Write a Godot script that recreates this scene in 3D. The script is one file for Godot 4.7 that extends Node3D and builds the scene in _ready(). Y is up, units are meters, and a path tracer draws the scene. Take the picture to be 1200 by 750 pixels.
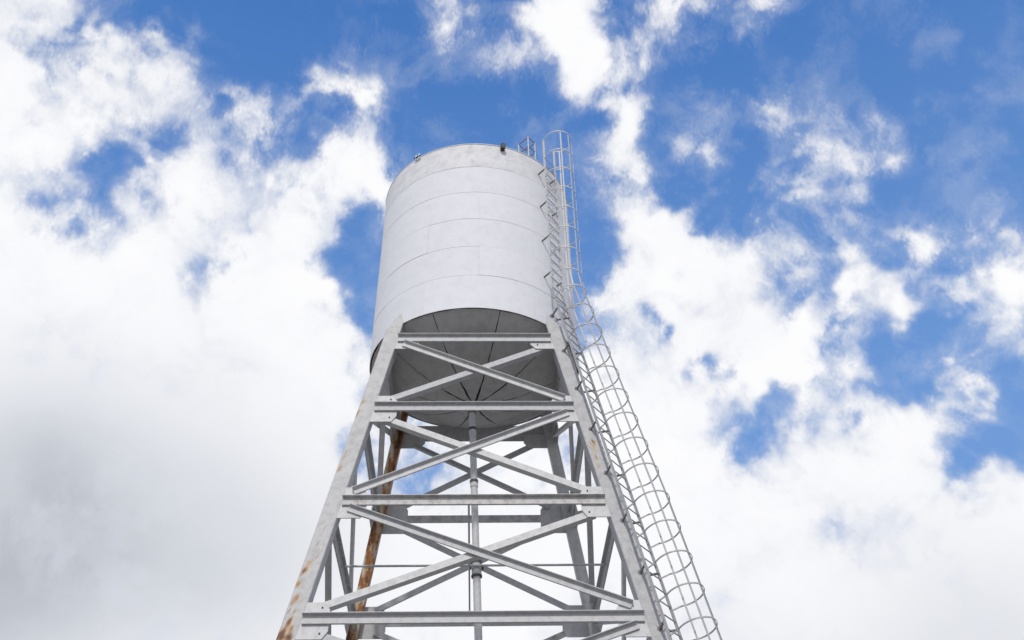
extends Node3D
# A white steel water tank on a braced lattice tower, seen from the ground under a cloudy sky.
# Heights: EYE is the eye height; the heights below are given above the eye and the tower nodes are lifted by EYE.

const EYE := 1.6
const RADIUS := 2.5
const TANK_BOTTOM := 15.394
const COURSES := [0.972, 0.903, 0.903, 0.903, 0.903, 0.823]
const LEG := 0.33                      # width of a leg's box section
const LEVELS := [14.866, 12.773, 10.323, 7.760, 5.05, 2.1]
const LADDER_AZIMUTH := 0.80           # where the ladder stands round the tank
const LADDER_FACING := 0.93            # which way its cage points

# How much cloud stands in each part of the sky: rows every degree of elevation from 16 up, columns every degree of azimuth from -44 (left) to 46 (right). -1: left to the noise.
const CLOUD_COVER = [
	[-1, -1, -1, -1, -1, -1, -1, -1, -1, -1, -1, -1, -1, -1, -1, -1, -1, 90, 90, 90, 90, 90, 90, -1, -1, -1, -1, -1, -1, -1, -1, -1, -1, -1, -1, -1, -1, -1, -1, -1, -1, -1, -1, -1, -1, -1, -1, -1, -1, -1, -1, -1, -1, -1, -1, -1, -1, -1, -1, -1, -1, -1, 90, 90, 90, 90, 90, 90, 90, 90, 90, 90, 90, 90, 90, 90, -1, -1, -1, -1, -1, -1, -1, -1, -1, -1, -1, -1, -1, -1, -1],
	[-1, -1, -1, -1, -1, -1, -1, -1, -1, -1, -1, -1, -1, -1, -1, -1, -1, 90, 90, 90, 90, 90, 90, 90, 90, 90, 90, 90, 90, 90, 90, 90, 90, 90, 90, 90, 90, 90, 90, 90, 90, 90, 90, 90, 90, 90, 90, 90, 90, 90, 90, 90, 90, 90, 90, 90, 90, 90, 90, 90, 90, 90, 90, 90, 90, 90, 90, 90, 90, 90, 90, 90, 90, 90, 90, 90, -1, -1, -1, -1, -1, -1, -1, -1, -1, -1, -1, -1, -1, -1, -1],
	[-1, -1, -1, -1, -1, -1, -1, -1, -1, -1, -1, -1, -1, -1, -1, -1, 90, 90, 90, 90, 90, 90, 90, 90, 90, 90, 90, 90, 90, 90, 90, 90, 90, 90, 90, 90, 90, 90, 90, 90, 90, 90, 90, 90, 90, 90, 90, 90, 90, 90, 90, 90, 90, 90, 90, 90, 90, 90, 90, 90, 90, 90, 90, 90, 90, 90, 90, 90, 90, 90, 90, 90, 90, 90, 90, 90, 90, -1, -1, -1, -1, -1, -1, -1, -1, -1, -1, -1, -1, -1, -1],
	[-1, -1, -1, -1, -1, -1, -1, -1, -1, -1, -1, -1, -1, -1, -1, -1, 90, 90, 90, 90, 90, 90, 90, 90, 90, 90, 90, 90, 90, 90, 90, 90, 90, 90, 90, 90, 90, 90, 90, 90, 90, 90, 90, 90, 90, 90, 90, 90, 90, 90, 90, 90, 90, 90, 90, 90, 90, 90, 90, 90, 90, 90, 90, 90, 90, 90, 90, 90, 90, 90, 90, 90, 90, 90, 90, 90, 90, -1, -1, -1, -1, -1, -1, -1, -1, -1, -1, -1, -1, -1, -1],
	[-1, -1, -1, -1, -1, -1, -1, -1, -1, -1, -1, -1, -1, -1, -1, -1, 90, 90, 90, 90, 90, 90, 90, 90, 90, 90, 90, 90, 90, 90, 90, 90, 90, 90, 90, 90, 90, 90, 90, 90, 90, 90, 90, 90, 90, 90, 90, 90, 90, 90, 90, 90, 90, 90, 90, 90, 90, 90, 90, 90, 90, 90, 90, 90, 90, 90, 90, 90, 90, 90, 90, 90, 90, 90, 90, 90, 90, 90, -1, -1, -1, -1, -1, -1, -1, -1, -1, -1, -1, -1, -1],
	[-1, -1, -1, -1, -1, -1, -1, -1, -1, -1, -1, -1, -1, -1, -1, 90, 90, 90, 90, 90, 90, 90, 90, 90, 90, 90, 90, 90, 90, 90, 90, 90, 90, 90, 90, 90, 90, 90, 90, 90, 90, 90, 90, 90, 90, 90, 90, 90, 90, 90, 90, 90, 90, 90, 90, 90, 90, 90, 90, 90, 90, 90, 90, 90, 90, 90, 90, 90, 90, 90, 90, 90, 90, 90, 90, 90, 90, 90, -1, -1, -1, -1, -1, -1, -1, -1, -1, -1, -1, -1, -1],
	[-1, -1, -1, -1, -1, -1, -1, -1, -1, -1, -1, -1, -1, -1, -1, 90, 90, 90, 90, 90, 90, 90, 90, 90, 90, 90, 90, 90, 90, 90, 90, 90, 90, 90, 90, 90, 90, 90, 90, 90, 90, 90, 90, 90, 90, 90, 90, 90, 90, 90, 90, 90, 90, 90, 90, 90, 90, 90, 90, 90, 90, 90, 90, 90, 90, 90, 90, 90, 90, 90, 90, 90, 90, 90, 90, 90, 90, 90, -1, -1, -1, -1, -1, -1, -1, -1, -1, -1, -1, -1, -1],
	[-1, -1, -1, -1, -1, -1, -1, -1, -1, -1, -1, -1, -1, -1, -1, 90, 90, 90, 90, 90, 90, 90, 90, 90, 90, 90, 90, 90, 90, 90, 90, 90, 90, 90, 90, 90, 90, 90, 90, 90, 90, 90, 90, 90, 90, 90, 90, 90, 90, 90, 90, 90, 90, 90, 90, 90, 90, 90, 90, 90, 90, 90, 90, 90, 90, 90, 90, 90, 90, 90, 90, 90, 90, 90, 90, 90, 90, 90, 90, -1, -1, -1, -1, -1, -1, -1, -1, -1, -1, -1, -1],
	[-1, -1, -1, -1, -1, -1, -1, -1, -1, -1, -1, -1, -1, -1, 90, 90, 90, 90, 90, 90, 90, 90, 90, 90, 90, 90, 90, 90, 90, 90, 90, 90, 90, 90, 90, 90, 90, 90, 90, 90, 90, 90, 90, 90, 90, 90, 90, 90, 90, 90, 90, 90, 90, 90, 90, 90, 90, 90, 90, 90, 90, 90, 90, 90, 90, 90, 90, 90, 90, 90, 90, 90, 90, 90, 90, 89, 88, 86, 85, -1, -1, -1, -1, -1, -1, -1, -1, -1, -1, -1, -1],
	[-1, -1, -1, -1, -1, -1, -1, -1, -1, -1, -1, -1, -1, -1, 90, 90, 90, 90, 90, 90, 90, 90, 90, 90, 90, 90, 90, 90, 90, 90, 90, 90, 90, 90, 90, 90, 90, 90, 90, 90, 90, 90, 90, 90, 90, 90, 90, 90, 90, 90, 90, 90, 90, 90, 90, 90, 90, 90, 90, 90, 90, 90, 90, 90, 88, 85, 90, 90, 90, 90, 90, 90, 88, 86, 85, 84, 83, 81, 80, 73, -1, -1, -1, -1, -1, -1, -1, -1, -1, -1, -1],
	[-1, -1, -1, -1, -1, -1, -1, -1, -1, -1, -1, -1, -1, -1, 90, 90, 90, 90, 90, 90, 90, 90, 90, 90, 90, 90, 90, 90, 90, 90, 90, 90, 90, 90, 90, 90, 90, 90, 90, 90, 90, 90, 90, 90, 90, 90, 90, 90, 90, 90, 90, 90, 90, 90, 90, 90, 90, 90, 90, 90, 90, 90, 90, 90, 87, 81, 90, 90, 90, 90, 90, 89, 85, 81, 80, 74, 67, 59, 51, 43, -1, -1, -1, -1, -1, -1, -1, -1, -1, -1, -1],
	[-1, -1, -1, -1, -1, -1, -1, -1, -1, -1, -1, -1, -1, 90, 90, 90, 90, 90, 90, 90, 90, 90, 90, 90, 90, 90, 90, 90, 90, 90, 90, 90, 90, 90, 90, 90, 90, 90, 90, 90, 90, 90, 90, 90, 90, 90, 90, 90, 90, 90, 90, 90, 90, 90, 90, 90, 90, 90, 90, 90, 90, 90, 90, 90, 90, 90, 90, 90, 90, 90, 90, 86, 63, 45, 47, 44, 37, 30, 22, 19, -1, -1, -1, -1, -1, -1, -1, -1, -1, -1, -1],
	[-1, -1, -1, -1, -1, -1, -1, -1, -1, -1, -1, -1, -1, 90, 90, 90, 90, 90, 90, 90, 90, 90, 90, 90, 90, 90, 90, 90, 90, 90, 90, 90, 90, 90, 90, 90, 90, 90, 88, 84, 81, 83, 86, 88, 89, 90, 90, 90, 90, 90, 90, 90, 90, 90, 90, 90, 90, 90, 90, 90, 90, 90, 90, 90, 90, 90, 90, 90, 90, 90, 88, 77, 19, 0, 0, 10, 16, 17, 15, 14, 13, -1, -1, -1, -1, -1, -1, -1, -1, -1, -1],
	[-1, -1, -1, -1, -1, -1, -1, -1, -1, -1, -1, -1, 90, 90, 90, 90, 90, 90, 90, 90, 90, 90, 90, 90, 90, 90, 90, 90, 90, 90, 90, 90, 90, 90, 90, 90, 90, 90, 84, 75, 60, 64, 79, 84, 87, 90, 90, 90, 90, 90, 90, 90, 90, 90, 90, 90, 90, 90, 89, 87, 83, 84, 85, 87, 88, 90, 90, 90, 90, 90, 88, 76, 39, 0, 0, 0, 0, 10, 11, 13, 19, -1, -1, -1, -1, -1, -1, -1, -1, -1, -1],
	[-1, -1, -1, -1, -1, -1, -1, -1, -1, -1, -1, -1, 90, 90, 90, 90, 90, 90, 90, 90, 90, 90, 90, 90, 90, 90, 90, 90, 90, 90, 90, 90, 90, 90, 90, 89, 86, 83, 72, 60, 25, 24, 69, 80, 84, 88, 87, 86, 84, 82, 79, 82, 87, 90, 90, 90, 90, 90, 88, 80, 70, 65, 74, 82, 86, 89, 88, 85, 84, 80, 75, 67, 54, 11, 0, 0, 0, 18, 27, 32, 38, 45, -1, -1, -1, -1, -1, -1, -1, -1, -1],
	[-1, -1, -1, -1, -1, -1, -1, -1, -1, -1, -1, -1, 90, 90, 90, 90, 90, 90, 90, 90, 90, 90, 90, 90, 90, 90, 90, 90, 90, 90, 90, 90, 90, 90, 90, 87, 78, 64, 35, 41, 43, 52, 68, 76, 80, 83, 81, 77, 49, 56, 61, 70, 81, 90, 90, 90, 90, 90, 88, 76, 61, 12, 39, 66, 72, 77, 77, 48, 70, 69, 62, 47, 46, 34, 3, 0, 21, 38, 46, 51, 54, 57, -1, -1, -1, -1, -1, -1, -1, -1, -1],
	[-1, -1, -1, -1, -1, -1, -1, -1, -1, -1, -1, 90, 90, 90, 90, 90, 90, 90, 90, 90, 90, 90, 90, 90, 90, 90, 90, 90, 90, 90, 90, 90, 90, 90, 90, 86, 75, 34, 32, 46, 43, 53, 64, 70, 73, 76, 73, 69, 62, 58, 55, 65, 79, 90, 90, 90, 89, 87, 85, 77, 69, 51, 27, 29, 52, 64, 70, 65, 63, 56, 46, 1, 28, 68, 44, 42, 49, 54, 57, 60, 63, 66, 70, -1, -1, -1, -1, -1, -1, -1, -1],
	[-1, -1, -1, -1, -1, -1, -1, -1, -1, -1, -1, 90, 90, 90, 90, 90, 90, 90, 90, 90, 90, 90, 90, 90, 90, 90, 90, 90, 90, 90, 90, 90, 90, 90, 90, 87, 80, 73, 60, 48, 42, 49, 56, 60, 61, 63, 61, 59, 58, 60, 62, 70, 81, 90, 90, 90, 89, 85, 81, 75, 72, 56, 9, 15, 51, 62, 65, 59, 48, 27, 21, 22, 21, 25, 40, 53, 61, 64, 67, 70, 71, 73, 75, -1, -1, -1, -1, -1, -1, -1, -1],
	[-1, -1, -1, -1, -1, -1, -1, -1, -1, -1, 90, 90, 90, 90, 90, 90, 90, 90, 90, 90, 90, 90, 90, 90, 90, 90, 90, 90, 90, 90, 90, 90, 90, 90, 90, 87, 83, 79, 64, 49, 41, 45, 48, 50, 50, 50, 49, 49, 51, 58, 65, 72, 79, 88, 89, 89, 89, 86, 72, 50, 68, 78, 66, 64, 69, 67, 62, 53, 39, 5, 2, 20, 2, 0, 25, 57, 75, 78, 75, 75, 76, 78, 79, 74, -1, -1, -1, -1, -1, -1, -1],
	[-1, -1, -1, -1, -1, -1, -1, -1, -1, -1, 90, 90, 90, 90, 90, 90, 90, 90, 90, 90, 90, 90, 90, 90, 90, 90, 90, 90, 90, 90, 90, 90, 90, 90, 90, 85, 79, 73, 58, 43, 36, 38, 40, 41, 41, 41, 40, 40, 41, 46, 51, 59, 70, 81, 85, 88, 90, 88, 74, 50, 72, 89, 87, 82, 77, 71, 65, 62, 59, 50, 46, 48, 25, 13, 36, 65, 93, 100, 85, 80, 76, 67, 57, 46, -1, -1, -1, -1, -1, -1, -1],
	[-1, -1, -1, -1, -1, -1, -1, -1, -1, 90, 90, 90, 90, 90, 90, 90, 90, 90, 90, 90, 90, 90, 90, 90, 90, 90, 90, 90, 90, 90, 90, 90, 90, 90, 90, 82, 74, 66, 52, 38, 31, 31, 31, 32, 32, 32, 31, 31, 32, 35, 38, 46, 61, 75, 82, 85, 85, 89, 89, 87, 88, 90, 87, 81, 73, 65, 57, 58, 69, 77, 88, 95, 70, 59, 61, 71, 89, 93, 72, 58, 48, 39, 29, 19, 6, -1, -1, -1, -1, -1, -1],
	[-1, -1, -1, -1, -1, -1, -1, -1, -1, 90, 90, 90, 90, 90, 90, 90, 90, 90, 90, 90, 90, 90, 90, 90, 90, 90, 90, 90, 90, 90, 90, 90, 90, 90, 89, 72, 57, 43, 33, 23, 18, 18, 19, 19, 19, 19, 19, 19, 19, 25, 31, 41, 55, 69, 78, 74, 50, 84, 90, 90, 90, 90, 88, 80, 68, 47, 21, 19, 48, 71, 87, 100, 96, 77, 63, 57, 54, 49, 40, 30, 21, 17, 5, 2, 0, -1, -1, -1, -1, -1, -1],
	[-1, -1, -1, -1, -1, -1, -1, -1, 84, 86, 88, 89, 90, 90, 90, 90, 89, 88, 88, 89, 90, 90, 90, 90, 90, 90, 89, 88, 87, 88, 89, 90, 89, 89, 85, 60, 37, 21, 15, 7, 5, 5, 5, 6, 6, 6, 5, 5, 6, 15, 24, 35, 49, 62, 73, 80, 85, 90, 89, 90, 90, 90, 90, 80, 66, 41, 10, 6, 37, 65, 73, 70, 60, 45, 38, 33, 28, 20, 17, 5, 3, 1, 0, 0, 0, 0, -1, -1, -1, -1, -1],
	[-1, -1, -1, -1, -1, -1, -1, -1, 80, 81, 83, 84, 86, 87, 89, 90, 86, 84, 81, 78, 77, 84, 88, 90, 90, 86, 73, 83, 83, 85, 88, 89, 79, 68, 67, 24, 11, 12, 7, 2, 0, 0, 0, 0, 0, 0, 0, 0, 1, 10, 19, 30, 47, 65, 80, 84, 88, 85, 61, 76, 89, 90, 90, 82, 69, 51, 36, 29, 37, 59, 47, 32, 23, 15, 13, 14, 5, 3, 1, 0, 0, 0, 0, 0, 0, 1, -1, -1, -1, -1, -1],
	[-1, -1, -1, -1, -1, -1, -1, 80, 80, 80, 80, 80, 81, 83, 84, 83, 81, 77, 68, 64, 66, 78, 87, 90, 90, 88, 72, 54, 78, 84, 88, 87, 60, 31, 50, 17, 1, 1, 1, 0, 0, 0, 0, 0, 0, 0, 0, 0, 0, 8, 15, 24, 45, 67, 88, 89, 90, 85, 61, 76, 87, 84, 79, 70, 60, 50, 41, 33, 26, 24, 16, 16, 12, 2, 0, 0, 0, 0, 0, 0, 0, 0, 0, 1, 2, 0, 0, -1, -1, -1, -1],
	[-1, -1, -1, -1, -1, -1, -1, 80, 80, 80, 80, 80, 80, 80, 80, 72, 44, 31, 9, 27, 48, 66, 86, 89, 90, 89, 79, 63, 79, 85, 88, 87, 81, 71, 30, 0, 0, 0, 0, 0, 0, 0, 0, 0, 0, 0, 0, 0, 0, 6, 12, 15, 22, 40, 73, 81, 86, 91, 88, 86, 82, 74, 65, 55, 48, 42, 40, 38, 23, 23, 23, 21, 20, 0, 0, 0, 0, 0, 0, 7, 1, 2, 1, 0, 0, 0, 0, 0, -1, -1, -1],
	[-1, -1, -1, -1, -1, -1, 80, 80, 80, 80, 80, 80, 80, 80, 79, 76, 70, 53, 20, 2, 21, 62, 79, 84, 88, 89, 86, 83, 83, 86, 89, 87, 83, 77, 42, 13, 0, 0, 0, 0, 0, 0, 0, 0, 0, 0, 0, 0, 0, 4, 8, 10, 12, 26, 54, 73, 98, 100, 90, 80, 73, 65, 37, 34, 34, 34, 36, 41, 42, 45, 51, 43, 23, 1, 0, 0, 0, 0, 0, 0, 0, 0, 0, 0, 0, 0, 0, 0, -1, -1, -1],
	[-1, -1, -1, -1, -1, -1, 77, 79, 80, 80, 80, 80, 80, 80, 80, 79, 75, 56, 9, 0, 19, 57, 72, 81, 88, 89, 88, 87, 85, 85, 85, 84, 82, 80, 64, 45, 16, 0, 0, 0, 0, 0, 0, 0, 0, 0, 0, 0, 0, 3, 6, 9, 19, 30, 43, 58, 77, 48, 38, 30, 22, 28, 34, 49, 55, 42, 49, 66, 52, 44, 46, 38, 28, 24, 16, 9, 3, 0, 0, 0, 0, 0, 0, 0, 0, 0, 0, 0, 0, -1, -1],
	[-1, -1, -1, -1, -1, 71, 73, 75, 76, 78, 80, 80, 80, 79, 78, 77, 73, 60, 29, 18, 35, 37, 60, 73, 83, 85, 86, 87, 85, 83, 81, 81, 81, 79, 74, 68, 57, 30, 13, 8, 7, 4, 0, 0, 0, 0, 0, 0, 0, 2, 6, 9, 16, 25, 35, 50, 54, 18, 11, 13, 15, 26, 35, 38, 38, 37, 36, 36, 32, 27, 23, 21, 27, 51, 35, 9, 3, 0, 0, 0, 0, 0, 0, 0, 0, 0, 0, 0, 0, 0, -1],
	[-1, -1, -1, -1, 76, 74, 72, 70, 72, 73, 75, 77, 78, 77, 74, 67, 62, 63, 49, 36, 35, 23, 48, 66, 74, 76, 77, 77, 73, 70, 68, 68, 68, 70, 77, 89, 93, 68, 40, 20, 13, 6, 0, 0, 0, 0, 0, 0, 0, 2, 5, 9, 14, 21, 31, 43, 39, 0, 0, 12, 30, 50, 60, 50, 36, 31, 28, 25, 21, 17, 13, 13, 15, 19, 12, 6, 4, 0, 0, 0, 0, 0, 0, 0, 0, 0, 0, 0, 0, 0, -1],
	[-1, -1, -1, -1, 80, 78, 77, 75, 73, 71, 70, 71, 72, 70, 68, 63, 61, 73, 71, 64, 57, 39, 44, 66, 68, 67, 67, 65, 60, 55, 49, 39, 38, 46, 57, 74, 81, 59, 33, 16, 11, 8, 4, 3, 1, 0, 1, 2, 4, 6, 7, 9, 15, 27, 39, 47, 37, 10, 2, 20, 38, 63, 67, 50, 31, 25, 34, 45, 21, 16, 19, 8, 7, 13, 5, 2, 0, 0, 0, 0, 0, 0, 0, 0, 0, 0, 0, 0, 0, 0, 0],
	[-1, -1, -1, 80, 80, 80, 80, 79, 78, 76, 70, 62, 65, 55, 61, 71, 78, 84, 82, 80, 78, 68, 64, 69, 63, 57, 53, 52, 50, 46, 32, 2, 0, 8, 33, 44, 44, 32, 19, 11, 10, 10, 9, 6, 3, 0, 2, 5, 8, 9, 10, 10, 15, 31, 49, 65, 53, 39, 13, 19, 27, 34, 32, 25, 19, 16, 18, 20, 16, 13, 15, 2, 1, 1, 0, 0, 0, 0, 0, 0, 0, 0, 0, 0, 0, 0, 0, 0, 0, 0, 0],
	[-1, -1, 80, 80, 80, 80, 80, 80, 80, 80, 79, 77, 62, 33, 64, 72, 83, 88, 84, 81, 78, 75, 72, 65, 53, 43, 38, 44, 44, 47, 51, 35, 26, 19, 37, 54, 42, 22, 12, 6, 6, 7, 7, 6, 5, 3, 6, 9, 12, 14, 16, 17, 22, 41, 67, 99, 90, 62, 20, 10, 10, 13, 12, 10, 10, 11, 12, 12, 10, 6, 1, 0, 0, 0, 0, 0, 0, 0, 0, 0, 0, 0, 0, 0, 0, 0, 0, 0, 0, 0, 0],
	[-1, -1, 80, 80, 80, 80, 80, 80, 80, 80, 80, 80, 80, 77, 36, 59, 60, 63, 66, 69, 73, 72, 69, 54, 36, 20, 15, 39, 41, 30, 38, 44, 64, 73, 57, 38, 25, 15, 6, 2, 2, 2, 2, 4, 6, 7, 10, 13, 16, 19, 22, 25, 30, 50, 81, 100, 100, 75, 24, 6, 4, 11, 15, 15, 15, 14, 13, 10, 5, 1, 0, 0, 0, 0, 0, 0, 0, 0, 0, 0, 0, 0, 0, 0, 0, 0, 0, 0, 0, 0, 0],
	[-1, 80, 80, 80, 80, 80, 80, 80, 80, 80, 80, 80, 80, 71, 55, 39, 29, 30, 30, 31, 32, 35, 39, 29, 13, 0, 0, 0, 0, 4, 11, 19, 31, 38, 30, 21, 14, 8, 3, 1, 1, 2, 3, 6, 9, 12, 18, 23, 27, 31, 36, 42, 48, 56, 65, 73, 68, 51, 22, 16, 16, 19, 21, 22, 28, 31, 19, 15, 11, 5, 3, 0, 0, 0, 0, 0, 0, 0, 0, 0, 0, 0, 0, 0, 0, 0, 0, 0, 0, 0, 0],
	[-1, 80, 80, 80, 80, 80, 80, 80, 80, 80, 80, 80, 78, 62, 46, 31, 24, 16, 7, 0, 0, 0, 0, 0, 0, 0, 0, 0, 0, 0, 0, 0, 1, 2, 3, 3, 3, 2, 1, 1, 4, 6, 8, 11, 14, 18, 28, 40, 43, 46, 53, 64, 75, 73, 64, 47, 31, 13, 15, 19, 24, 27, 32, 37, 35, 32, 30, 28, 21, 12, 7, 2, 0, 0, 0, 0, 0, 0, 0, 0, 0, 0, 0, 0, 0, 0, 0, 0, 0, 0, -1],
	[-1, -1, -1, 80, 80, 80, 80, 80, 80, 80, 80, 80, 69, 53, 38, 27, 20, 13, 5, 0, 0, 0, 0, 0, 0, 0, 0, 0, 0, 0, 0, 0, 0, 0, 0, 0, 0, 0, 0, 4, 10, 15, 18, 19, 20, 22, 30, 41, 49, 51, 51, 80, 100, 98, 81, 49, 31, 42, 49, 38, 39, 39, 44, 53, 47, 41, 39, 33, 25, 16, 9, 4, 0, 0, 0, 0, 0, 0, 0, 0, 0, 0, 0, 0, 0, 0, 0, 0, -1, -1, -1],
	[-1, -1, -1, -1, -1, -1, 80, 80, 80, 80, 80, 75, 60, 44, 30, 24, 17, 11, 6, 1, 0, 0, 0, 0, 0, 0, 0, 0, 0, 0, 0, 0, 0, 0, 0, 0, 0, 0, 0, 8, 16, 24, 30, 33, 57, 29, 35, 47, 60, 73, 83, 97, 100, 100, 95, 74, 55, 56, 64, 52, 50, 46, 45, 46, 44, 42, 40, 36, 28, 20, 12, 6, 2, 0, 0, 0, 0, 0, 0, 0, 0, 0, 0, 0, 0, -1, -1, -1, -1, -1, -1],
	[-1, -1, -1, -1, -1, -1, -1, -1, 80, 80, 80, 65, 50, 35, 26, 20, 14, 9, 6, 3, 0, 0, 0, 0, 0, 0, 0, 0, 0, 0, 0, 0, 0, 0, 0, 0, 0, 0, 0, 11, 22, 38, 49, 60, 38, 32, 39, 53, 67, 81, 87, 94, 100, 100, 87, 71, 56, 54, 59, 42, 45, 45, 45, 45, 45, 43, 41, 39, 32, 24, 16, 9, 5, 0, 0, 0, 0, 0, 0, 0, 0, 0, 0, -1, -1, -1, -1, -1, -1, -1, -1],
	[-1, -1, -1, -1, -1, -1, -1, -1, -1, -1, -1, 55, 41, 28, 23, 17, 11, 8, 5, 2, 0, 0, 0, 0, 0, 0, 0, 0, 0, 0, 0, 0, 0, 0, 0, 0, 0, 0, 1, 12, 23, 38, 46, 35, 30, 32, 39, 52, 65, 79, 83, 87, 90, 91, 80, 68, 57, 52, 58, 63, 44, 45, 45, 45, 45, 43, 42, 40, 36, 28, 20, 12, 7, 3, 0, 0, 0, 0, 0, 0, -1, -1, -1, -1, -1, -1, -1, -1, -1, -1, -1],
	[-1, -1, -1, -1, -1, -1, -1, -1, -1, -1, -1, -1, -1, -1, 19, 13, 9, 6, 3, 1, 0, 0, 0, 0, 0, 0, 0, 0, 0, 0, 0, 0, 0, 0, 0, 0, 0, 0, 2, 13, 24, 34, 38, 34, 30, 32, 38, 51, 64, 77, 82, 85, 88, 90, 80, 69, 59, 51, 56, 61, 43, 45, 45, 45, 45, 44, 42, 40, 39, 32, 24, 16, 9, 5, 1, 0, -1, -1, -1, -1, -1, -1, -1, -1, -1, -1, -1, -1, -1, -1, -1],
	[-1, -1, -1, -1, -1, -1, -1, -1, -1, -1, -1, -1, -1, -1, -1, -1, -1, -1, 2, 0, 0, 0, 0, 0, 0, 0, 0, 0, 0, 0, 0, 0, 0, 0, 0, 0, 0, 0, 4, 14, 24, 35, 38, 34, 30, 32, 38, 50, 63, 76, 82, 84, 87, 89, 82, 72, 61, 51, 55, 60, 42, 45, 45, 45, 45, 45, 43, 41, 39, 36, 28, 21, -1, -1, -1, -1, -1, -1, -1, -1, -1, -1, -1, -1, -1, -1, -1, -1, -1, -1, -1],
	[-1, -1, -1, -1, -1, -1, -1, -1, -1, -1, -1, -1, -1, -1, -1, -1, -1, -1, -1, -1, -1, -1, -1, 0, 0, 0, 0, 0, 0, 0, 0, 0, 0, 0, 0, 0, 0, 0, 5, 15, 25, 35, 38, 34, 30, 32, 37, 50, 62, 75, 81, 84, 86, 89, 84, 74, 64, 54, 53, 58, 63, 44, 45, 45, 45, 45, 44, 42, -1, -1, -1, -1, -1, -1, -1, -1, -1, -1, -1, -1, -1, -1, -1, -1, -1, -1, -1, -1, -1, -1, -1],
	[-1, -1, -1, -1, -1, -1, -1, -1, -1, -1, -1, -1, -1, -1, -1, -1, -1, -1, -1, -1, -1, -1, -1, -1, -1, -1, -1, -1, -1, -1, 0, 0, 0, 0, 0, 0, 0, 0, 6, 16, 26, 36, 38, 34, 30, 32, 37, 49, 61, 73, 81, 84, 86, 89, 86, 76, 66, 57, 52, 57, 61, -1, -1, -1, -1, -1, -1, -1, -1, -1, -1, -1, -1, -1, -1, -1, -1, -1, -1, -1, -1, -1, -1, -1, -1, -1, -1, -1, -1, -1, -1],
	[-1, -1, -1, -1, -1, -1, -1, -1, -1, -1, -1, -1, -1, -1, -1, -1, -1, -1, -1, -1, -1, -1, -1, -1, -1, -1, -1, -1, -1, -1, -1, -1, -1, -1, -1, -1, -1, -1, -1, -1, -1, -1, -1, -1, -1, -1, -1, -1, -1, -1, -1, -1, -1, -1, -1, -1, -1, -1, -1, -1, -1, -1, -1, -1, -1, -1, -1, -1, -1, -1, -1, -1, -1, -1, -1, -1, -1, -1, -1, -1, -1, -1, -1, -1, -1, -1, -1, -1, -1, -1, -1],
	[-1, -1, -1, -1, -1, -1, -1, -1, -1, -1, -1, -1, -1, -1, -1, -1, -1, -1, -1, -1, -1, -1, -1, -1, -1, -1, -1, -1, -1, -1, -1, -1, -1, -1, -1, -1, -1, -1, -1, -1, -1, -1, -1, -1, -1, -1, -1, -1, -1, -1, -1, -1, -1, -1, -1, -1, -1, -1, -1, -1, -1, -1, -1, -1, -1, -1, -1, -1, -1, -1, -1, -1, -1, -1, -1, -1, -1, -1, -1, -1, -1, -1, -1, -1, -1, -1, -1, -1, -1, -1, -1],
	[-1, -1, -1, -1, -1, -1, -1, -1, -1, -1, -1, -1, -1, -1, -1, -1, -1, -1, -1, -1, -1, -1, -1, -1, -1, -1, -1, -1, -1, -1, -1, -1, -1, -1, -1, -1, -1, -1, -1, -1, -1, -1, -1, -1, -1, -1, -1, -1, -1, -1, -1, -1, -1, -1, -1, -1, -1, -1, -1, -1, -1, -1, -1, -1, -1, -1, -1, -1, -1, -1, -1, -1, -1, -1, -1, -1, -1, -1, -1, -1, -1, -1, -1, -1, -1, -1, -1, -1, -1, -1, -1],
]

var mats := {}
var taken := {}

# ---------------------------------------------------------------- helpers
func numbered(called: String) -> String:
	var n: int = taken.get(called, 0)
	taken[called] = n + 1
	return called if n == 0 else "%s_%03d" % [called, n]

func thing(called: String, label: String, category: String) -> Node3D:
	var o := Node3D.new()
	o.name = numbered(called)
	add_child(o)
	o.position = Vector3(0, EYE, 0)
	o.set_meta("label", label)
	o.set_meta("category", category)
	return o

func begin() -> SurfaceTool:
	var st := SurfaceTool.new()
	st.begin(Mesh.PRIMITIVE_TRIANGLES)
	return st

func build(st: SurfaceTool, called: String, m: Material, parent: Node) -> MeshInstance3D:
	var o := MeshInstance3D.new()
	o.name = called
	o.mesh = st.commit()
	o.material_override = m
	parent.add_child(o, true)
	return o

func tri(st: SurfaceTool, a: Vector3, b: Vector3, c: Vector3, n: Vector3) -> void:
	st.set_normal(n)
	if (b - a).cross(c - a).dot(n) > 0.0:
		st.add_vertex(a); st.add_vertex(c); st.add_vertex(b)
	else:
		st.add_vertex(a); st.add_vertex(b); st.add_vertex(c)

func quad(st: SurfaceTool, a: Vector3, b: Vector3, c: Vector3, d: Vector3, n: Vector3) -> void:
	tri(st, a, b, c, n)
	tri(st, a, c, d, n)

# a corner of a smooth face: each point with its own normal
func quad_n(st: SurfaceTool, p: Array, n: Array) -> void:
	var out: Vector3 = n[0]
	for k in [[0, 1, 2], [0, 2, 3]]:
		var a: Vector3 = p[k[0]]
		var b: Vector3 = p[k[1]]
		var c: Vector3 = p[k[2]]
		var order = [k[0], k[1], k[2]]
		if (b - a).cross(c - a).dot(out) > 0.0:
			order = [k[0], k[2], k[1]]
		for i in order:
			st.set_normal(n[i])
			st.add_vertex(p[i])

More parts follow.
